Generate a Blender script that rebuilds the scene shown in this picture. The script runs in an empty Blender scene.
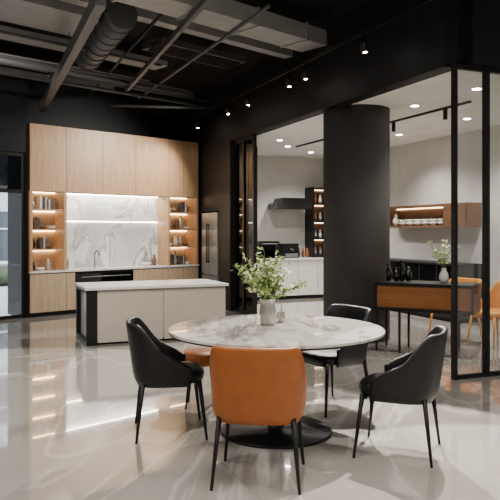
import bpy, bmesh, math, random
from mathutils import Vector, Matrix
random.seed(4)
S = bpy.context.scene

# ------------------------------------------------------------ materials
def base(name):
    m = bpy.data.materials.new(name); m.use_nodes = True
    nt = m.node_tree
    return m, nt, nt.nodes['Principled BSDF']
def simple(name, col, rough=0.5, metal=0.0, var=0.06, scale=8.0, emit=None, es=0, trans=0, bump=0.0, coat=0, spec=.5):
    m, nt, b = base(name)
    N = nt.nodes; L = nt.links
    tc = N.new('ShaderNodeTexCoord'); no = N.new('ShaderNodeTexNoise')
    no.inputs['Scale'].default_value = scale; no.inputs['Detail'].default_value = 4
    L.new(tc.outputs['Object'], no.inputs['Vector'])
    r = N.new('ShaderNodeValToRGB')
    r.color_ramp.elements[0].color = (*[c*(1-var) for c in col], 1)
    r.color_ramp.elements[1].color = (*[min(1, c*(1+var)) for c in col], 1)
    r.color_ramp.elements[0].position = .3; r.color_ramp.elements[1].position = .7
    L.new(no.outputs['Fac'], r.inputs['Fac']); L.new(r.outputs['Color'], b.inputs['Base Color'])
    b.inputs['Roughness'].default_value = rough; b.inputs['Metallic'].default_value = metal
    b.inputs['Transmission Weight'].default_value = trans
    b.inputs['Coat Weight'].default_value = coat
    b.inputs['Specular IOR Level'].default_value = spec
    if emit:
        b.inputs['Emission Color'].default_value = (*emit, 1); b.inputs['Emission Strength'].default_value = es
    if bump:
        bp = N.new('ShaderNodeBump'); bp.inputs['Strength'].default_value = bump
        bp.inputs['Distance'].default_value = .005
        n2 = N.new('ShaderNodeTexNoise'); n2.inputs['Scale'].default_value = scale*25
        L.new(tc.outputs['Object'], n2.inputs['Vector'])
        L.new(n2.outputs['Fac'], bp.inputs['Height']); L.new(bp.outputs['Normal'], b.inputs['Normal'])
    return m
def wood(name, c1, c2, rough=.45, vert=True, sc=1.0):
    m, nt, b = base(name); N = nt.nodes; L = nt.links
    tc = N.new('ShaderNodeTexCoord'); mp = N.new('ShaderNodeMapping')
    mp.inputs['Scale'].default_value = (14*sc, 14*sc, .8*sc) if vert else (.8*sc, 14*sc, 14*sc)
    L.new(tc.outputs['Object'], mp.inputs['Vector'])
    no = N.new('ShaderNodeTexNoise'); no.inputs['Scale'].default_value = 2.2; no.inputs['Detail'].default_value = 8
    no.inputs['Distortion'].default_value = .6
    L.new(mp.outputs['Vector'], no.inputs['Vector'])
    r = N.new('ShaderNodeValToRGB'); r.color_ramp.elements[0].color = (*c1, 1); r.color_ramp.elements[1].color = (*c2, 1)
    r.color_ramp.elements[0].position = .32; r.color_ramp.elements[1].position = .68
    L.new(no.outputs['Fac'], r.inputs['Fac']); L.new(r.outputs['Color'], b.inputs['Base Color'])
    b.inputs['Roughness'].default_value = rough
    return m
def marble(name, c, vein, rough=.15, scale=1.4, tiles=None, amount=.6, angle=0.6, width=.035, coat=0, clouds=.86, spec=.5):
    m, nt, b = base(name); N = nt.nodes; L = nt.links
    tc = N.new('ShaderNodeTexCoord'); mp = N.new('ShaderNodeMapping')
    mp.inputs['Rotation'].default_value = (.3, .2, angle); mp.inputs['Scale'].default_value = (1, .45, .7)
    L.new(tc.outputs['Object'], mp.inputs['Vector'])
    n1 = N.new('ShaderNodeTexNoise'); n1.inputs['Scale'].default_value = scale; n1.inputs['Detail'].default_value = 7
    n1.inputs['Distortion'].default_value = 1.2
    L.new(mp.outputs['Vector'], n1.inputs['Vector'])
    a = N.new('ShaderNodeMath'); a.operation = 'SUBTRACT'; a.inputs[1].default_value = .5
    L.new(n1.outputs['Fac'], a.inputs[0])
    ab = N.new('ShaderNodeMath'); ab.operation = 'ABSOLUTE'; L.new(a.outputs[0], ab.inputs[0])
    mr = N.new('ShaderNodeMapRange'); mr.inputs['From Min'].default_value = 0; mr.inputs['From Max'].default_value = width
    mr.inputs['To Min'].default_value = amount; mr.inputs['To Max'].default_value = 0
    L.new(ab.outputs[0], mr.inputs['Value'])
    n2 = N.new('ShaderNodeTexNoise'); n2.inputs['Scale'].default_value = scale*.8; n2.inputs['Detail'].default_value = 3
    L.new(tc.outputs['Object'], n2.inputs['Vector'])
    mu = N.new('ShaderNodeMath'); mu.operation = 'MULTIPLY'
    L.new(mr.outputs[0], mu.inputs[0]); L.new(n2.outputs['Fac'], mu.inputs[1])
    cl = N.new('ShaderNodeValToRGB')
    cl.color_ramp.elements[0].color = (*[x*clouds for x in c], 1); cl.color_ramp.elements[1].color = (*c, 1)
    cl.color_ramp.elements[0].position = .38; cl.color_ramp.elements[1].position = .58
    L.new(n1.outputs['Fac'], cl.inputs['Fac'])
    mx = N.new('ShaderNodeMixRGB'); mx.inputs['Color2'].default_value = (*vein, 1)
    L.new(mu.outputs[0], mx.inputs['Fac']); L.new(cl.outputs['Color'], mx.inputs['Color1'])
    out = mx.outputs['Color']
    if tiles:
        mp2 = N.new('ShaderNodeMapping'); mp2.inputs['Rotation'].default_value = (0, 0, math.radians(-22.8))
        L.new(tc.outputs['Object'], mp2.inputs['Vector'])
        br = N.new('ShaderNodeTexBrick'); br.offset = 0
        br.inputs['Scale'].default_value = 1.0; br.inputs['Brick Width'].default_value = tiles
        br.inputs['Row Height'].default_value = tiles; br.inputs['Mortar Size'].default_value = .003
        br.inputs['Color1'].default_value = (1, 1, 1, 1); br.inputs['Color2'].default_value = (.94, .94, .94, 1)
        br.inputs['Mortar'].default_value = (.72, .7, .68, 1)
        L.new(mp2.outputs['Vector'], br.inputs['Vector'])
        m2 = N.new('ShaderNodeMixRGB'); m2.blend_type = 'MULTIPLY'; m2.inputs['Fac'].default_value = 1
        L.new(out, m2.inputs['Color1']); L.new(br.outputs['Color'], m2.inputs['Color2']); out = m2.outputs['Color']
    L.new(out, b.inputs['Base Color'])
    b.inputs['Roughness'].default_value = rough; b.inputs['Coat Weight'].default_value = coat; b.inputs['Coat Roughness'].default_value = .015
    b.inputs['Coat IOR'].default_value = 1.5
    b.inputs['Specular IOR Level'].default_value = spec
    return m
def glassmat(name, tint=(1, 1, 1), fac=.12):
    m = bpy.data.materials.new(name); m.use_nodes = True; nt = m.node_tree; N = nt.nodes; L = nt.links
    N.clear()
    o = N.new('ShaderNodeOutputMaterial'); t = N.new('ShaderNodeBsdfTransparent'); g = N.new('ShaderNodeBsdfGlossy')
    t.inputs['Color'].default_value = (*tint, 1); g.inputs['Roughness'].default_value = .02
    fr = N.new('ShaderNodeFresnel'); fr.inputs['IOR'].default_value = 1.4
    mx = N.new('ShaderNodeMixShader'); L.new(fr.outputs[0], mx.inputs[0]); L.new(t.outputs[0], mx.inputs[1]); L.new(g.outputs[0], mx.inputs[2])
    L.new(mx.outputs[0], o.inputs['Surface'])
    return m

M_floor = marble('polished_stone_floor', (.52, .475, .42), (.84, .80, .74), rough=.07, scale=.6, tiles=1.5, amount=1.15, coat=.9, width=.015, clouds=.78, spec=.55)
M_black = simple('black_paint', (.006, .006, .0065), .6, spec=.3)
M_bulk = simple('charcoal_bulkhead', (.009, .009, .0095), .55, spec=.25)
M_ceil = simple('black_ceiling_paint', (.004, .004, .0045), .8, spec=.2)
M_col = simple('charcoal_plaster', (.050, .046, .043), .8, var=.1, scale=3, bump=.3, spec=.2)
M_wallL = simple('light_grey_plaster', (.61, .585, .55), .7, scale=3)
M_white = simple('white_plaster', (.76, .75, .73), .7, scale=3)
M_oak = wood('oak_veneer', (.36, .205, .10), (.47, .295, .16))
M_oakl = wood('pale_oak_veneer', (.42, .295, .18), (.53, .40, .27))
M_beige = simple('beige_lacquer', (.48, .425, .35), .4, var=.03)
M_gap = simple('shadow_gap', (.03, .018, .01), .8)
M_marb = marble('white_marble', (.74, .74, .74), (.24, .24, .25), .12, 1.1, amount=1.7, width=.03, angle=.9, clouds=.65)
M_tabt = marble('table_marble', (.70, .66, .60), (.32, .27, .23), .10, 1.8, amount=1.5, angle=1.2, width=.03, clouds=.75, coat=.5)
M_stone = simple('white_quartz', (.70, .68, .65), .25, var=.03)
M_metal = simple('black_metal', (.005, .005, .005), .45, 0, spec=.3)
M_steel = simple('brushed_steel', (.20, .205, .21), .38, .4)
M_leath = simple('black_leather', (.0060, .0060, .0068), .42, var=.15, scale=20, bump=.25, spec=.35)
M_tan = simple('cognac_leather', (.32, .090, .014), .42, var=.10, scale=14, bump=.25, spec=.35)
M_yel = simple('mustard_leather', (.62, .24, .008), .45)
M_chrome = simple('chrome', (.7, .7, .7), .12, 1)
M_duct = simple('galvanised_duct', (.25, .245, .235), .5, .1, var=.1)
M_pipe = simple('dark_grey_pipe', (.06, .06, .06), .5)
M_bgl = simple('black_glass', (.004, .004, .0045), .06, coat=.5)
M_glass = glassmat('clear_glass', (.97, .98, .98))
M_smoke = glassmat('smoked_glass', (.22, .22, .22))
M_warm = simple('warm_led', (1, .8, .5), emit=(1, .67, .35), es=23)
M_warm2 = simple('dim_warm_led', (1, .8, .5), emit=(1, .70, .40), es=9)
M_cool = simple('neutral_led', (1, .9, .8), emit=(1, .89, .73), es=26)
M_dl = simple('downlight_lens', (1, .95, .9), emit=(1, .95, .88), es=60)
M_fill = simple('fill_glow', (1, .95, .9), emit=(1, .95, .88), es=2)  # glowing face of the added fill panels
M_leaf = simple('leaf_green', (.17, .27, .04), .5, var=.35, scale=6)
M_leaf2 = simple('pale_blossom', (.66, .72, .42), .6, var=.2)
M_stem = simple('stem_brown', (.13, .11, .05), .7)
M_vase = simple('pewter_glaze', (.42, .40, .37), .2, .5)
M_cer = simple('white_ceramic', (.75, .72, .68), .3)
M_cerd = simple('brown_ceramic', (.13, .065, .035), .4)
M_walnut = wood('walnut', (.10, .048, .024), (.17, .09, .045), vert=False)
M_cognacw = wood('amber_wood', (.20, .068, .011), (.29, .108, .022), vert=False)
M_pave = simple('pavement', (.40, .40, .41), .8)
M_fac = simple('facade_stone', (.46, .47, .49), .8, scale=2, var=.25)
M_facw = simple('facade_window', (.03, .04, .05), .1)
M_awn = simple('awning_canvas', (.75, .75, .72), .8)
M_hedge = simple('hedge_green', (.05, .07, .035), .8, var=.6, scale=12)
M_car = simple('car_paint', (.05, .055, .065), .2, coat=.6)

# ------------------------------------------------------------ mesh builder
class MB:
    def __init__(s): s.v = []; s.f = []; s.mi = []; s.sm = []; s.mats = []
    def m(s, mat):
        if mat not in s.mats: s.mats.append(mat)
        return s.mats.index(mat)
    def add(s, vs, fs, mat, smooth=False):
        o = len(s.v); s.v += [tuple(x) for x in vs]; k = s.m(mat)
        for f in fs:
            s.f.append([i+o for i in f]); s.mi.append(k); s.sm.append(smooth)
    def box(s, x0, x1, y0, y1, z0, z1, mat):
        vs = [(x0,y0,z0),(x1,y0,z0),(x1,y1,z0),(x0,y1,z0),(x0,y0,z1),(x1,y0,z1),(x1,y1,z1),(x0,y1,z1)]
        s.add(vs, [(0,3,2,1),(4,5,6,7),(0,1,5,4),(1,2,6,5),(2,3,7,6),(3,0,4,7)], mat)
    def prism(s, pts, z0, z1, mat):
        n = len(pts)
        vs = [(p[0],p[1],z0) for p in pts]+[(p[0],p[1],z1) for p in pts]
        fs = [tuple(reversed(range(n))), tuple(range(n,2*n))]+[(i,(i+1)%n,n+(i+1)%n,n+i) for i in range(n)]
        s.add(vs, fs, mat)
    def cyl(s, p, q, r1, r2, mat, n=14, smooth=True):
        p = Vector(p); q = Vector(q); d = (q-p).normalized()
        a = d.orthogonal().normalized(); b = d.cross(a)
        vs = []
        for c, r in ((p, r1), (q, r2)):
            for i in range(n):
                t = 2*math.pi*i/n; vs.append(c+a*r*math.cos(t)+b*r*math.sin(t))
        s.add(vs, [(i,(i+1)%n,n+(i+1)%n,n+i) for i in range(n)], mat, smooth)
        o = len(s.v)-2*n; k = s.m(mat)
        s.f += [[o+i for i in reversed(range(n))], [o+n+i for i in range(n)]]; s.mi += [k, k]; s.sm += [False, False]
    def beam(s, p, q, w, h, mat):
        p = Vector(p); q = Vector(q); d = (q-p).normalized()
        a = d.cross(Vector((0,0,1))).normalized()*w/2; b = Vector((0,0,h/2))
        vs = [p-a-b,p+a-b,p+a+b,p-a+b,q-a-b,q+a-b,q+a+b,q-a+b]
        s.add(vs, [(0,1,2,3),(7,6,5,4),(0,4,5,1),(1,5,6,2),(2,6,7,3),(3,7,4,0)], mat)
    def path(s, pts, r, mat, n=10):
        for i in range(len(pts)-1): s.cyl(pts[i], pts[i+1], r, r, mat, n)
    def lathe(s, prof, mat, c=(0,0,0), n=32, smooth=True):
        vs = []
        for r, z in prof:
            for i in range(n):
                t = 2*math.pi*i/n; vs.append((c[0]+r*math.cos(t), c[1]+r*math.sin(t), c[2]+z))
        fs = []
        for j in range(len(prof)-1):
            for i in range(n):
                fs.append((j*n+i, j*n+(i+1)%n, (j+1)*n+(i+1)%n, (j+1)*n+i))
        fs.append(tuple(reversed(range(n)))); fs.append(tuple((len(prof)-1)*n+i for i in range(n)))
        s.add(vs, fs, mat, smooth)
    def obj(s, name, loc=(0,0,0), rot=0.0, bevel=0, parent=None, recalc=True, autos=True):
        me = bpy.data.meshes.new(name); 
        me.from_pydata([tuple(v) for v in s.v], [], s.f)
        for m in s.mats: me.materials.append(m)
        for p, k, sm in zip(me.polygons, s.mi, s.sm): p.material_index = k; p.use_smooth = sm
        if recalc:
            bm = bmesh.new(); bm.from_mesh(me); bmesh.ops.recalc_face_normals(bm, faces=bm.faces); bm.to_mesh(me); bm.free()
        o = bpy.data.objects.new(name, me); S.collection.objects.link(o)
        o.location = loc; o.rotation_euler = (0, 0, rot)
        if parent: o.parent = parent
        if bevel:
            b = o.modifiers.new('bevel', 'BEVEL'); b.width = bevel; b.segments = 2; b.limit_method = 'ANGLE'; b.angle_limit = math.radians(50)
        return o
def box1(name, x0, x1, y0, y1, z0, z1, mat, loc=(0,0,0), rot=0, bevel=0, parent=None):
    cx, cy, cz = (x0+x1)/2, (y0+y1)/2, (z0+z1)/2
    mb = MB(); mb.box(x0-cx, x1-cx, y0-cy, y1-cy, z0-cz, z1-cz, mat)
    if parent is None:
        c = math.cos(rot); s_ = math.sin(rot)
        l = (loc[0]+c*cx-s_*cy, loc[1]+s_*cx+c*cy, loc[2]+cz)
        return mb.obj(name, l, rot, bevel)
    return mb.obj(name, (cx, cy, cz), 0, bevel, parent)
def fr(loc, rot):
    def T(x, y, z=0):
        return (loc[0]+math.cos(rot)*x-math.sin(rot)*y, loc[1]+math.sin(rot)*x+math.cos(rot)*y, z)
    return T
def spot(name, loc, target, power, size=60, blend=.5, col=(1,.945,.87), rad=.05):
    l = bpy.data.lights.new(name, 'SPOT'); l.energy = power; l.spot_size = math.radians(size); l.spot_blend = blend; l.color = col; l.shadow_soft_size = rad
    o = bpy.data.objects.new(name, l); S.collection.objects.link(o); o.location = loc
    o.rotation_euler = (Vector(target)-Vector(loc)).to_track_quat('-Z', 'Y').to_euler(); return o
def area(name, loc, rot, power, sx, sy, col=(1,.96,.91)):
    l = bpy.data.lights.new(name, 'AREA'); l.shape = 'RECTANGLE'; l.size = sx; l.size_y = sy; l.energy = power; l.color = col
    o = bpy.data.objects.new(name, l); S.collection.objects.link(o); o.location = loc; o.rotation_euler = rot; return o

# ------------------------------------------------------------ frames
CZ = 4.3; IZ = 3.19
KA = math.atan2(.687, .727); K0 = (-3.79, 11.46, 0); K = fr(K0, KA)
RA = math.atan2(.9217, -.388); R0 = (2.07, 6.65, 0); R = fr(R0, RA)
WA = math.atan2(.388, .9217); W = fr(R0, WA)
E0 = (-1.2, 14.4, 0); E = fr(E0, WA)
C1 = (5.13, 7.93); C2 = (1.87, 15.7)

# ------------------------------------------------------------ shell
mb = MB(); mb.prism([(-7.3,-3.3),(6.3,-3.3),(6.3,16.6),(-.9,16.6),K(4.7,.75)[:2],K(-4.9,.15)[:2]], -.1, 0, M_floor); mb.obj('floor')
mb = MB(); mb.prism([(-7.3,-3.3),(6.3,-3.3),(6.3,16.6),(-.9,16.6),K(4.7,.9)[:2],K(-4.9,.3)[:2]], CZ, CZ+.1, M_ceil); mb.obj('ceiling')
box1('wall_left', -7.4, -7.2, -3.3, 8.6, 0, CZ, M_bulk)
box1('wall_front', -7.4, 6.4, -3.4, -3.2, 0, CZ, M_white)
box1('wall_right', 6.2, 6.4, -3.2, 8.7, 0, CZ, M_white)
mb = MB(); mb.box(-.05, 4.6, .64, .8, 0, CZ, M_black); mb.box(-.05, 0-.005, .05, .64, 0, CZ, M_black)
mb.box(-1.75, -.05, .05, .2, 2.85, CZ, M_black); mb.box(-4.9, -1.75, .05, .2, 0, CZ, M_black)
mb.obj('wall_back', K0, KA)
# door
mb = MB()
for x in (-1.74, -1.2, -.62, -.115): mb.box(x, x+.06, .08, .14, 0.002, 2.845, M_metal)
for z in (.002, 2.15, 2.785): mb.box(-1.74, -.055, .085, .135, z, z+.06, M_metal)
mb.box(-1.72, -.06, .105, .111, .03, 2.15, M_glass); mb.box(-1.72, -.06, .105, .111, 2.2, 2.82, M_smoke)  # upper pane: dark tint painted in for the reflection of the dark interior
mb.cyl((-.60,.03,.95), (-.60,.03,1.35), .012, .012, M_chrome)
mb.obj('door_1', K0, KA)
# street outside
mb = MB(); mb.box(-10, 16, 1.0, 18, -.15, -.02, M_pave); mb.obj('ground', K0, KA)
mb = MB(); mb.box(-10, 16, 9, 9.5, -.02, 12, M_fac)
for i in range(26):
    x = -9.8+i*1.0
    for j in range(4):
        z = .6+j*2.3
        mb.box(x, x+.62, 8.95, 9.02, z, z+1.5, M_facw); mb.box(x-.06, x+.68, 8.9, 9.0, z-.1, z-.02, M_awn)
        mb.box(x+.29, x+.33, 8.92, 8.95, z, z+1.5, M_awn); mb.box(x, x+.62, 8.92, 8.95, z+.95, z+.99, M_awn)
    mb.box(x-.22, x-.14, 8.9, 9.0, 0, 12, M_awn)
mb.obj('street_building', K0, KA)
mb = MB()
rh = random.Random(2)
for i in range(16):
    c = (-4+i*1.1, 7.2+rh.uniform(-.2,.2), .25); mb.lathe([(.1,-.27),(.4,-.16),(.48,.0),(.36,.2),(.1,.28)], M_hedge, c, 12)
mb.obj('hedge', K0, KA)
# right wall (solid part, fridge niche) and bulkhead
mb = MB(); mb.box(6.3, 6.9, -.2, 0, 0, IZ, M_bulk); mb.box(7.88, 9.1, -.2, 0, 0, IZ, M_bulk); mb.box(6.9, 7.88, -.2, 0, 1.9, IZ, M_bulk)
mb.box(6.85, 7.93, -.80, -.75, 0, IZ, M_bulk); mb.box(6.85, 6.89, -.75, -.2, 0, IZ, M_bulk); mb.box(7.89, 7.93, -.75, -.2, 0, IZ, M_bulk)
mb.obj('wall_partition', R0, RA)
box1('bulkhead_side', 0, 9.1, -.2, 0, IZ, CZ, M_bulk, R0, RA)
box1('bulkhead_front', 0, 4.5, 0, .2, IZ, CZ, M_bulk, R0, WA)
mb = MB(); mb.prism([W(.05,.1)[:2], W(3.5,.1)[:2], (C1[0]+.2,C1[1]+.3), (C2[0]+.3,C2[1]+.3), R(8.6,-.1)[:2]], IZ, IZ+.1, M_white); mb.obj('ceiling_alcove')
dx, dy = C2[0]-C1[0], C2[1]-C1[1]; BL = math.hypot(dx, dy); BA = math.atan2(dy, dx); B0 = (C1[0], C1[1], 0); B = fr(B0, BA)
box1('wall_alcove_side', -.3, BL+.3, -.2, 0, 0, IZ+.1, M_wallL, B0, BA)
box1('wall_alcove_back', .35, 3.4, 0, .2, 0, IZ+.1, M_wallL, E0, WA)
mb = MB(); mb.box(3.35, 4.6, 0, .2, 0, IZ, M_white); mb.obj('wall_hall_end', R0, WA)
# glass partition front
mb = MB()
for x, w_ in ((0,.035), (.40,.05), (1.6,.045), (2.4,.045), (3.3,.045)): mb.box(x, x+w_, .03, .09, 0, IZ, M_metal)
mb.box(.035, 3.3, .035, .085, 0, .04, M_metal); mb.box(.035, 3.3, .035, .085, IZ-.05, IZ, M_metal)
mb.box(.035, 3.3, .055, .065, .04, IZ-.05, M_glass)
mb.box(.34, .36, -.02, .02, .85, 1.25, M_metal)
mb.obj('window_1', R0, WA)
mb = MB()
for x in (5.34, 5.80, 6.24): mb.box(x, x+.06, -.13, -.07, 0, IZ, M_metal)
mb.box(5.34, 6.3, -.125, -.075, 0, .06, M_metal); mb.box(5.34, 6.3, -.125, -.075, IZ-.07, IZ, M_metal)
mb.box(5.36, 6.28, -.105, -.095, .06, IZ-.07, M_smoke)
mb.obj('window_2', R0, RA)
mb = MB(); mb.lathe([(.46,0),(.46,IZ)], M_col, n=64); mb.obj('column', (1.49, 9.32, 0))

# ------------------------------------------------------------ kitchen cabinets
mb = MB(); z1 = 2.2; zt = 3.36; L_ = 3.72; cz = .80
mb.box(0, L_, .02, .6, z1, zt, M_gap)
xs = [0, .69, 1.43, 2.16, 2.93, 3.33, L_]
for a, b in zip(xs[:-1], xs[1:]): mb.box(a+.004, b-.004, 0, .02, z1+.0, zt, M_oak)
for a, b in ((0, .69), (2.93, L_)):
    mb.box(a, a+.05, 0, .6, cz, z1, M_oak); mb.box(b-.05, b, 0, .6, cz, z1, M_oak)
    mb.box(a+.05, b-.05, .36, .38, cz, z1, M_oakl)
    for z in (1.16, 1.51, 1.86):
        mb.box(a+.05, b-.05, .02, .36, z, z+.025, M_oak)
    for z in (1.16, 1.51, 1.86, 2.2):
        mb.box(a+.06, b-.06, .33, .35, z-.014, z-.002, M_warm)
mb.box(0, L_, .05, .6, 0, .08, M_metal)
mb.box(0, L_, .02, .6, .08, cz-.04, M_gap)
xb = [0, .69, .86, 2.1, 2.93, 3.33, L_]
for a, b in zip(xb[:-1], xb[1:]):
    if abs(a-.86) < .01: mb.box(a+.004, b-.004, 0, .02, .08, .52, M_oakl); continue
    mb.box(a+.004, b-.004, 0, .02, .08, cz-.05, M_oakl)
mb.box(0, L_, -.02, .6, cz-.035, cz, M_stone)
mb.box(.69, 2.93, .36, .39, cz, z1, M_marb)
mb.box(.69, 2.93, .31, .36, 1.69, 1.715, M_marb); mb.box(.70, 2.92, .345, .358, 1.675, 1.688, M_cool)
mb.box(.70, 2.92, .335, .355, z1-.015, z1-.002, M_cool)
mb.obj('kitchen_cabinet', K0, KA)
mb = MB(); mb.box(.87, 2.09, -.015, .018, .53, .72, M_bgl); mb.cyl((.95, -.05, .66), (2.0, -.05, .66), .009, .009, M_steel)
for x in (1.0, 1.95): mb.cyl((x, -.05, .66), (x, -.015, .66), .006, .006, M_steel)
mb.obj('oven', K0, KA)
mb = MB(); mb.path([(1.40,.25,.801),(1.40,.25,1.06),(1.40,.22,1.11),(1.40,.16,1.13),(1.40,.10,1.11),(1.40,.08,1.04)], .017, M_steel); mb.cyl((1.40,.25,.801),(1.40,.25,.83),.025,.025,M_steel); mb.cyl((1.40,.25,.86),(1.47,.25,.89),.007,.007,M_steel)
mb.obj('kitchen_faucet', K0, KA)
def vase(mb, x, y, z, h, r, mat):
    mb.lathe([(r*.6,0),(r,h*.3),(r*.95,h*.5),(r*.45,h*.8),(r*.5,h)], mat, (x,y,z), 18)
def bowl(mb, x, y, z, r, mat):
    mb.lathe([(r*.4,0),(r*.8,r*.3),(r,r*.65),(r*.92,r*.65),(r*.6,r*.25)], mat, (x,y,z), 18)
def books(mb, x, y, z, n, h):
    for i in range(n):
        hh = h*(.8+.2*random.random()); mb.box(x+i*.03, x+i*.03+.026, y, y+.16, z, z+hh, random.choice([M_cer, M_cerd, M_pipe, M_pipe, M_beige]))
mb = MB()
for z in (cz, 1.186, 1.536, 1.886):
    for a, b in ((.08, .6), (3.02, 3.64)):
        x = a+.05
        while x < b-.05:
            k = random.random(); zz = z+.0005
            if k < .4: vase(mb, x, .18, zz, .15+.13*random.random(), .05, random.choice([M_cer, M_cerd, M_vase, M_bgl, M_bgl])); x += .12
            elif k < .65: bowl(mb, x+.02, .18, zz, .08, random.choice([M_cer, M_cerd])); x += .18
            elif k < .85: books(mb, x, .12, zz, 4, .22); x += .16
            else: x += .08
mb.obj('shelf_ceramics', K0, KA)
mb = MB()
for x, h in ((.78,.16),(.86,.2)): vase(mb, x, .28, .801, h, .03, M_vase)
bowl(mb, 2.5, .15, .801, .1, M_cer); vase(mb, 2.75, .22, .801, .22, .05, M_cerd)
mb.obj('counter_jars', K0, KA)
area('backsplash_light', K(1.81, .25, 2.17), (math.radians(12), 0, KA), 22, 2.1, .08, (1,.93,.82))

# fridge
mb = MB(); mb.box(6.92, 7.86, -.7, -.02, .03, 1.87, M_steel)
mb.box(6.92, 7.385, -.02, .03, .62, 1.87, M_steel); mb.box(7.395, 7.86, -.02, .03, .62, 1.87, M_steel); mb.box(6.92, 7.86, -.02, .03, .05, .60, M_steel)
mb.cyl((7.34,.07,.85),(7.34,.07,1.65),.012,.012,M_metal); mb.cyl((7.44,.07,.85),(7.44,.07,1.65),.012,.012,M_metal); mb.cyl((7.0,.07,.52),(7.78,.07,.52),.012,.012,M_metal)
for x in (7.34, 7.44):
    for z in (.88, 1.62): mb.cyl((x,.03,z),(x,.07,z),.008,.008,M_metal)
for x in (7.05, 7.73): mb.cyl((x,.03,.52),(x,.07,.52),.008,.008,M_metal)
mb.box(7.0, 7.05, -.1, -.05, 0, .03, M_metal); mb.box(7.73, 7.78, -.1, -.05, 0, .03, M_metal)
mb.obj('refrigerator', R0, RA, .004)

# island
IS0 = (-2.09, 8.67, 0)
mb = MB()
mb.box(.10, 1.9, .03, .9, .05, .715, M_beige); mb.box(.14, 1.88, .06, .87, 0, .05, M_metal)
for a, b in ((.10,.99),(1.0,1.9)): mb.box(a+.003, b-.003, .012, .03, .03, .70, M_beige)
mb.box(0-.04, .04, 0, .05, 0, .725, M_metal); mb.box(-.04, .04, .88, .93, 0, .725, M_metal); mb.box(-.04, .04, .05, .88, 0, .05, M_metal); mb.box(-.04, .04, .05, .88, .68, .725, M_metal)
mb.box(.04, .10, .0, .93, 0, .725, M_metal); mb.box(.02, .04, .05, .88, .05, .68, M_stone)
mb.box(-.06, 1.93, -.03, .96, .725, .76, M_stone)
mb.obj('kitchen_island', IS0, WA, .003)

# ------------------------------------------------------------ alcove furniture
mb = MB()
mb.box(1.2, 3.25, -.6, -.02, .08, .86, M_stone); mb.box(1.2, 3.25, -.55, -.02, 0, .08, M_metal); mb.box(1.18, 3.27, -.63, -.01, .86, .90, M_stone)
for x in (1.7, 2.2, 2.7): mb.box(x, x+.006, -.603, -.6, .1, .85, M_gap)
mb.obj('kitchenette_counter', E0, WA)
mb = MB(); mb.box(1.75, 2.6, -.5, -.02, 1.98, 2.12, M_bgl); mb.box(1.9, 2.5, -.42, -.02, 2.12, 2.24, M_bgl); mb.obj('range_hood', E0, WA, .004)
mb = MB(); mb.box(2.68, 2.72, -.4, -.01, .905, 2.5, M_metal); mb.box(3.21, 3.25, -.4, -.01, .905, 2.5, M_metal); mb.box(2.72, 3.21, -.04, -.01, .905, 2.5, M_cerd)
for z in (.905, 1.3, 1.7, 2.1, 2.46): mb.box(2.72, 3.21, -.4, -.04, z, z+.03, M_metal); 
for z in (1.28, 1.68, 2.08, 2.44): mb.box(2.74, 3.19, -.07, -.05, z, z+.015, M_warm2)
for z in (.936, 1.331, 1.731, 2.131):
    for x in (2.82, 2.95, 3.08): vase(mb, x, -.25, z, .2, .04, random.choice([M_cer, M_tan, M_vase]))
mb.obj('display_shelf', E0, WA)
mb = MB(); mb.box(1.3, 1.8, -.5, -.1, .902, 1.28, M_bgl); mb.box(1.34, 1.68, -.51, -.5, .94, 1.24, M_smoke); mb.cyl((1.34,-.54,1.22),(1.74,-.54,1.22),.008,.008,M_steel); mb.obj('microwave_oven', E0, WA, .004)
mb = MB(); mb.box(1.9, 2.3, -.45, -.15, .902, 1.22, M_metal); mb.box(1.95, 2.25, -.50, -.45, .92, 1.0, M_steel); mb.cyl((2.1,-.45,1.1),(2.1,-.56,1.08),.02,.02,M_steel); mb.obj('coffee_machine', E0, WA, .006)
mb = MB()
for x in (2.38, 2.48, 2.58): vase(mb, x, -.3, .902, .16+.08*random.random(), .04, random.choice([M_tan, M_cerd, M_cer]))
mb.obj('storage_jars', E0, WA)

def bx(px):
    k = (px-250)/665; return (k*C1[1]-C1[0])/((dx-k*dy)/BL)
xa, xb2 = bx(482), bx(398)
mb = MB()
mb.box(xa, xb2, .01, .32, 1.56, 1.60, M_walnut); mb.box(xa, xb2, .01, .32, 1.93, 1.97, M_walnut); mb.box(xa, xa+.04, .01, .32, 1.60, 1.93, M_walnut); mb.box(xb2-.04, xb2, .01, .32, 1.60, 1.93, M_walnut); mb.box(xa+.04, xb2-.04, .01, .03, 1.6, 1.93, M_walnut)
mb.box(xa+.55, xa+.59, .03, .32, 1.60, 1.93, M_walnut); mb.box(xa, xa+.55, .30, .32, 1.60, 1.93, M_walnut)
mb.box(xa+.62, xb2-.06, .05, .07, 1.912, 1.928, M_warm2)
mb.obj('wall_shelf', B0, BA)
mb = MB()
x = xa+.75
while x < xb2-.2:
    if random.random() < .7:
        bowl(mb, x, .2, 1.601, .09, M_cer); bowl(mb, x, .2, 1.655, .09, M_cer)
    else: vase(mb, x, .2, 1.601, .22, .06, random.choice([M_cer, M_bgl]))
    x += .23
mb.obj('bowl_stack', B0, BA)
mb = MB(); mb.box(xa-.05, xb2+.4, .02, .55, .06, .93, M_bgl); mb.box(xa-.03, xb2+.38, .05, .5, 0, .06, M_metal); mb.box(xa-.07, xb2+.42, .01, .58, .93, .96, M_metal)
for i in range(1,5):
    x = xa+(xb2-xa)*i/5; mb.box(x, x+.008, .55, .553, .08, .92, M_pipe)
mb.obj('black_credenza', B0, BA)

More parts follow.
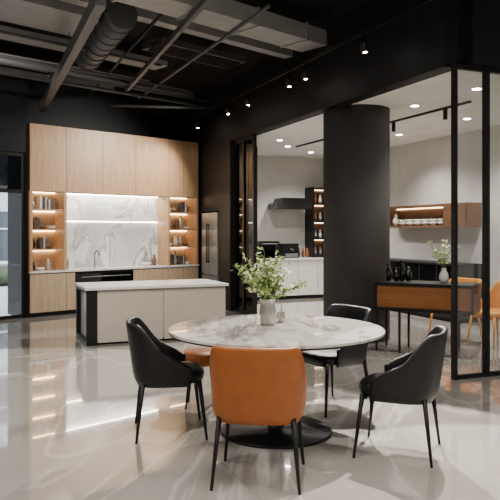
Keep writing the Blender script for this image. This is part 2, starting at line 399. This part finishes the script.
# bar desk
dA = math.atan2(-.55, 1.0); D0 = (1.56, 8.36, 0)
mb = MB(); Ld = 1.2
mb.box(0, Ld, 0, .5, .82, .86, M_metal)
mb.box(.03, Ld-.02, .02, .48, .55, .82, M_cognacw); mb.box(.0, .03, .0, .5, .51, .82, M_metal); mb.box(Ld-.02, Ld, 0, .5, .51, .82, M_metal); mb.box(.03, Ld-.02, .0, .48, .51, .55, M_metal)
for x in (.005, .30, Ld*.78):
    for y in (.03, .45): mb.cyl((x+.015, y, 0), (x+.015, y, .53), .014, .017, M_metal)
mb.obj('bar_desk', D0, dA, .002)
DT = fr(D0, dA)
mb = MB()
for x, h in ((0,.22),(.09,.17),(.17,.26),(.25,.18)): vase(mb, x, random.random()*.1, 0, h, .045, M_bgl)
mb.obj('black_carafe_set', DT(.12, .25, .861))

def chair(name, x, y, facing, mat, legmat=M_metal):
    mb = MB()
    n = 40
    def se(rx, ry, z, cx=0, e=3.0):
        out = []
        for i in range(n):
            t = 2*math.pi*i/n; c, s_ = math.cos(t), math.sin(t)
            out.append((cx+rx*math.copysign(abs(c)**(2/e), c), ry*math.copysign(abs(s_)**(2/e), s_), z))
        return out
    loops = [se(.20,.20,.395), se(.235,.235,.40), se(.25,.245,.42), se(.255,.25,.445), se(.25,.245,.468), se(.225,.22,.482), se(.12,.12,.488), se(.02,.02,.489)]
    vs = [p for l in loops for p in l]; fs = []
    for j in range(len(loops)-1):
        for i in range(n): fs.append((j*n+i, j*n+(i+1)%n, (j+1)*n+(i+1)%n, (j+1)*n+i))
    fs.append(tuple(range(n))); fs.append(tuple((len(loops)-1)*n+i for i in range(n)))
    mb.add(vs, fs, mat, True)
    NC = 44; H = 9; th = .036
    prof = []
    for j in range(H+1): prof.append(('o', j/H))
    for k in (45, 90, 135): prof.append(('c', k))
    for j in range(H, -1, -1): prof.append(('i', j/H))
    m_ = len(prof); vs = []
    for i in range(NC+1):
        a = -1+2*i/NC; t = math.pi+a*math.radians(110)
        c, s_ = math.cos(t), math.sin(t); e = 3.4
        px = .250*math.copysign(abs(c)**(2/e), c); py = .262*math.copysign(abs(s_)**(2/e), s_)
        rad = math.hypot(px, py); ux, uy = px/rad, py/rad
        u = max(0, (abs(a)-.44)/.56); u = u*u*(3-2*u)
        ztop = .822 - .31*u; zb = .385
        for kind, val in prof:
            if kind == 'o': z = zb+(ztop-zb)*val; off = th/2
            elif kind == 'i': z = zb+(ztop-zb)*val; off = -th/2
            else: z = ztop+math.sin(math.radians(val))*th/2; off = math.cos(math.radians(val))*th/2
            hh = max(0, z-.42)
            q = max(0, (.46-z)/.07); rr = rad+off+.04*hh-.022*q*q
            vs.append((ux*rr-.10*hh*(1-u), uy*rr, z))
    fs = []
    for i in range(NC):
        for j in range(m_): fs.append((i*m_+j, i*m_+(j+1)%m_, (i+1)*m_+(j+1)%m_, (i+1)*m_+j))
    fs.append(tuple(range(m_))); fs.append(tuple(NC*m_+j for j in range(m_)))
    mb.add(vs, fs, mat, True)
    for sx, sy in ((1,1),(1,-1),(-1,1),(-1,-1)):
        top = (sx*.20, sy*.215, .42); bot = (sx*.25, sy*.255, 0)
        mb.cyl(bot, top, .009, .017, legmat)
    mb.beam((.19,-.20,.392),(.19,.20,.392),.03,.02,legmat); mb.beam((-.19,-.20,.392),(-.19,.20,.392),.03,.02,legmat)
    return mb.obj(name, (x, y, 0), facing)
chair('dining_chair', .06, 4.06, math.atan2(.97, .12), M_tan)
chair('dining_chair', -.60, 4.98, math.radians(10), M_leath)
chair('dining_chair', 1.01, 4.54, math.atan2(.36, -.93), M_leath)
chair('dining_chair', .68, 5.70, math.atan2(-.52, -.80), M_leath)
chair('lounge_chair', 2.82, 9.15, math.radians(215), M_yel, M_yel)
chair('lounge_chair', 3.16, 8.55, math.radians(200), M_yel, M_yel)
chair('lounge_chair', 3.75, 9.6, math.radians(200), M_leath)
mb = MB(); mb.lathe([(.15,.36),(.18,.37),(.19,.40),(.19,.44),(.17,.465),(.05,.47)], M_tan)
for k in range(4):
    t = math.pi/4+k*math.pi/2; mb.cyl((.17*math.cos(t),.17*math.sin(t),0),(.12*math.cos(t),.12*math.sin(t),.37),.009,.012,M_metal)
mb.obj('stool', (-.42, 5.72, 0))

# table
TC = (.195, 4.98, 0)
mb = MB()
mb.lathe([(.41,0),(.415,.004),(.415,.016),(.405,.022),(.07,.03),(.055,.06),(.055,.69),(.09,.715),(.30,.727),(.30,.737)], M_metal, n=64)
mb.lathe([(.765,.737),(.795,.745),(.80,.755)], M_metal, n=96)
mb.lathe([(.79,.7552),(.802,.757),(.802,.773),(.797,.777)], M_tabt, n=96, smooth=False)
mb.obj('dining_table', TC)
TZ = .7775
# plant
mb = MB()
mb.lathe([(.050,0),(.062,.02),(.066,.10),(.058,.15),(.062,.20),(.066,.205),(.058,.203),(.05,.15),(.05,.12)], M_vase, n=28)
mb.path([(.064,0,.17),(.105,0,.16),(.11,0,.10),(.066,0,.06)], .006, M_vase)
rnd = random.Random(7)
def leaf(mb, p, d, ln, w, mat):
    d = d.normalized(); sd = d.cross(Vector((rnd.uniform(-1,1), rnd.uniform(-1,1), 1.2))).normalized(); up = sd.cross(d)
    vs = [p, p+d*ln*.35+sd*w+up*.004, p+d*ln*.75+sd*w*.7, p+d*ln, p+d*ln*.75-sd*w*.7, p+d*ln*.35-sd*w+up*.004, p+d*ln*.4-up*.004]
    mb.add(vs, [(0,1,6),(1,2,6),(2,3,6),(3,4,6),(4,5,6),(5,0,6)], mat, True)
for k in range(56):
    th = rnd.uniform(0, 2*math.pi); sp = rnd.uniform(.05, .29); ht = rnd.uniform(.08, .37)*(1.15-sp)
    pts = []
    for i in range(7):
        t = i/6; pts.append(Vector((sp*math.cos(th)*t**1.4, sp*math.sin(th)*t**1.4, .15+(.05+ht)*t-.02*t*t)))
    mb.path(pts, .0018, M_stem, 5)
    for i in range(2, 7):
        for q in range(4):
            d = Vector((rnd.uniform(-1,1), rnd.uniform(-1,1), rnd.uniform(-.3,.9)))
            p = pts[i]+Vector((rnd.uniform(-.02,.02), rnd.uniform(-.02,.02), rnd.uniform(-.02,.02)))
            leaf(mb, p, d, rnd.uniform(.03,.055), rnd.uniform(.009,.015), M_leaf2 if rnd.random() < .3 else M_leaf)
mb.obj('potted_plant', (.135, 5.14, TZ), recalc=False)
mb = MB(); mb.lathe([(.022,0),(.03,.01),(.034,.06),(.031,.06),(.025,.015)], M_cer, n=20); mb.obj('tea_cup', (.02, 5.12, TZ))
mb = MB(); mb.lathe([(.022,0),(.03,.01),(.034,.08),(.031,.08),(.025,.015)], M_vase, n=20); mb.obj('tea_cup', (.245, 5.28, TZ))
mb = MB(); mb.lathe([(.04,0),(.06,.05),(.05,.11),(.025,.16),(.03,.18)], M_cer, n=20)
for k in range(16):
    th = rnd.uniform(0, 6.28); sp = rnd.uniform(.03,.18); ht = rnd.uniform(.2,.42); pts = [Vector((sp*math.cos(th)*(i/5)**1.3, sp*math.sin(th)*(i/5)**1.3, .14+ht*i/5)) for i in range(6)]
    mb.path(pts, .002, M_stem, 5)
    for i in range(2,6):
        for q in range(3): leaf(mb, pts[i]+Vector((rnd.uniform(-.02,.02),rnd.uniform(-.02,.02),0)), Vector((rnd.uniform(-1,1),rnd.uniform(-1,1),rnd.uniform(0,1))), .034, .013, M_leaf2 if rnd.random() < .7 else M_leaf)
mb.obj('blossom_vase', DT(.80, .28, .861), recalc=False)

# ------------------------------------------------------------ ceiling services
u = Vector((.727, .687, 0)); r = Vector((-.388, .9217, 0))
def lin(c, d, a, b): c = Vector(c); return c+d*a, c+d*b
mb = MB()
for c, w, h, a, b in (((-2.85,7.55,4.08),.85,.10,-3.5,1.5), ((-3.3,8.75,4.12),.35,.08,-2.6,2.6), ((-3.9,9.9,4.1),.3,.1,-2,2.8), ((-4.0,10.9,4.12),.16,.08,-1.6,2.0)):
    p, q = lin(c, u, a, b); mb.beam(p, q, w, h, M_duct)
p, q = lin((.12,8.15,4.02), u, -3.2, 1.0); mb.beam(p, q, .44, .20, M_duct)
for i in range(5):
    p, q = lin((.12,8.15,4.02), u, -2.8+i*.85, -2.77+i*.85); mb.beam(p, q, .47, .23, M_duct)
p, q = lin((-.3,9.0,4.12), u, -3.0, 1.2); mb.beam(p, q, .16, .12, M_duct)
mb.cyl((-2.35,9.6,3.98),(-1.45,7.6,3.98),.17,.17,M_pipe,24)
for i in range(8):
    c = Vector((-2.35,9.6,3.98)).lerp(Vector((-1.45,7.6,3.98)), (i+.3)/8); d = Vector((.9,-2,0)).normalized()*.02; mb.cyl(c, c+d, .185, .185, M_pipe, 24)
mb.beam((-3.75,12.0,3.72),(-1.42,6.33,3.72),.10,.15,M_pipe)
mb.beam((-2.13,11.3,3.86),(-.30,6.4,3.86),.05,.07,M_pipe)
for c, w, a, b in (((-2.7,10.5,3.8),.03,-1.5,2.7),((-2.9,10.0,3.92),.05,-1.5,2.6),((-2.2,11.0,3.92),.03,-1.2,2.0),((-3.2,9.2,3.88),.02,-2,3.0),((-2.9,8.2,3.92),.02,-2,2.2),((-3.4,10.4,3.9),.02,-1.5,3.2)):
    p, q = lin(c, u, a, b); mb.cyl(p, q, w, w, M_pipe, 10)
mb.cyl((-2.5,11.9,3.75), (-.85,12.15,3.75), .025, .025, M_pipe)
mb.cyl((-2.9,12.0,3.95), (-1.0,7.5,3.95), .02, .02, M_metal); mb.cyl((-2.0,12.0,3.9), (.2,7.1,3.9), .02, .02, M_pipe)
for (x, y) in ((-3.3,10.9),(-2.3,8.47),(-1.6,6.77)): mb.cyl((x,y,3.79),(x,y,CZ),.008,.008,M_pipe,6)
mb.obj('ceiling_ductwork')
mb = MB(); p, q = lin((-.55,9.9,4.08), u, -1.1, .45); mb.beam(p, q, .5, .08, M_pipe)
for i in range(7):
    o = r*(-.2+i*.065); mb.beam(p+o-Vector((0,0,.045)), q+o-Vector((0,0,.045)), .02, .02, M_black)
mb.obj('ceiling_vent')
mb = MB(); T = fr(R0, RA)
mb.box(-.5, 8.2, .32, .36, 3.75, 3.79, M_metal)
for x in (0, 2.0, 4, 6, 8): mb.cyl((x,.34,3.79),(x,.34,CZ),.006,.006,M_metal,6)
for x in (1.15, 2.6, 3.1, 4.6, 5.5, 7.2):
    mb.cyl((x,.34,3.70),(x,.34,3.75),.01,.01,M_metal,8); mb.cyl((x,.34,3.54),(x,.37,3.71),.04,.04,M_metal,16)
    mb.cyl((x,.338,3.532),(x,.3385,3.538),.022,.022,M_dl,16,False)
mb.obj('track_light', R0, RA)
mb = MB(); mb.box(1.5, 6.5, -1.5, -1.47, IZ-.03, IZ-.002, M_metal)
for x in (2.0, 3.2, 4.6): mb.cyl((x,-1.485,IZ-.17),(x,-1.485,IZ-.03),.03,.03,M_metal)
mb.obj('track_light', R0, RA)
mb = MB()
dls = [(2.68,7.86),(2.21,8.92),(3.25,9.95),(.75,13.2),(.55,12.3),(1.3,14.2),(2.6,11.6),(1.4,11.4)]
for x, y in dls:
    mb.cyl((x,y,IZ-.002),(x,y,IZ-.012),.065,.07,M_white,20,False); mb.cyl((x,y,IZ-.012),(x,y,IZ-.016),.05,.05,M_dl,20,False)
mb.obj('recessed_downlight')
for i, (x, y) in enumerate(dls):
    near = abs(x-2.21) < .01
    spot('downlight_beam', (x, y, IZ-.03), (x+(.5 if near else 0), y, 0), 80 if near else 260, 90 if near else 130, .8, (1,.95,.88), .06)

# ------------------------------------------------------------ lights in hall
def fill_panel(x, y, sx, sy, pw):  # added fill light for the hall, with an unseen panel body on the ceiling
    area('fill_area', (x, y, CZ-.07), (0,0,0), pw, sx, sy)
    mb = MB(); mb.box(-sx/2-.03, sx/2+.03, -sy/2-.03, sy/2+.03, -.06, 0, M_metal); mb.box(-sx/2, sx/2, -sy/2, sy/2, -.065, -.06, M_fill); mb.obj('added_fill_panel', (x, y, CZ))
for x, y in ((-3.5,1.0),(0,-1.0),(3.2,2.2),(-4.2,5.0),(0.0,3.2)): fill_panel(x, y, 1.2, 1.2, 95)
spot('track_beam', T(1.15,.37,3.5), (.9,4.0,0), 1700, 42, .15, rad=.03)
spot('track_beam', T(-.4,.37,3.5), (1.6,3.7,0), 1100, 40, .15, rad=.03)
spot('track_beam', T(3.1,.37,3.5), (.1,5.2,.7), 1000, 36, .2, rad=.03)
spot('track_beam', T(4.6,.37,3.5), (-1.4,8.8,0), 700, 60, .5)
spot('track_beam', T(2.6,.37,3.5), (-2.6,6.8,0), 1100, 40, .2, rad=.03)
spot('track_beam', T(5.5,.37,3.5), K(1.6,0,2.2), 550, 90, .9)
spot('track_beam', T(7.2,.37,3.5), K(2.2,0,1.5), 140, 100, .9)
spot('beam_spot', (-4.4,7.0,4.0), K(1.2,0,2.4), 650, 60, .9)
spot('beam_spot', (-1.6,6.4,3.6), (-1.1,9.0,.35), 320, 50, .8)

w = bpy.data.worlds.new('World'); S.world = w; w.use_nodes = True
w.node_tree.nodes['Background'].inputs[0].default_value = (.84,.91,1,1); w.node_tree.nodes['Background'].inputs[1].default_value = 7

# ------------------------------------------------------------ camera
cd = bpy.data.cameras.new('Camera'); cam = bpy.data.objects.new('Camera', cd); S.collection.objects.link(cam)
cam.location = (0,0,1.5); cam.rotation_euler = (math.radians(90),0,0); cd.lens = 36*665/500; cd.sensor_width = 36
cd.shift_y = -19/500; cd.clip_end = 100
S.camera = cam
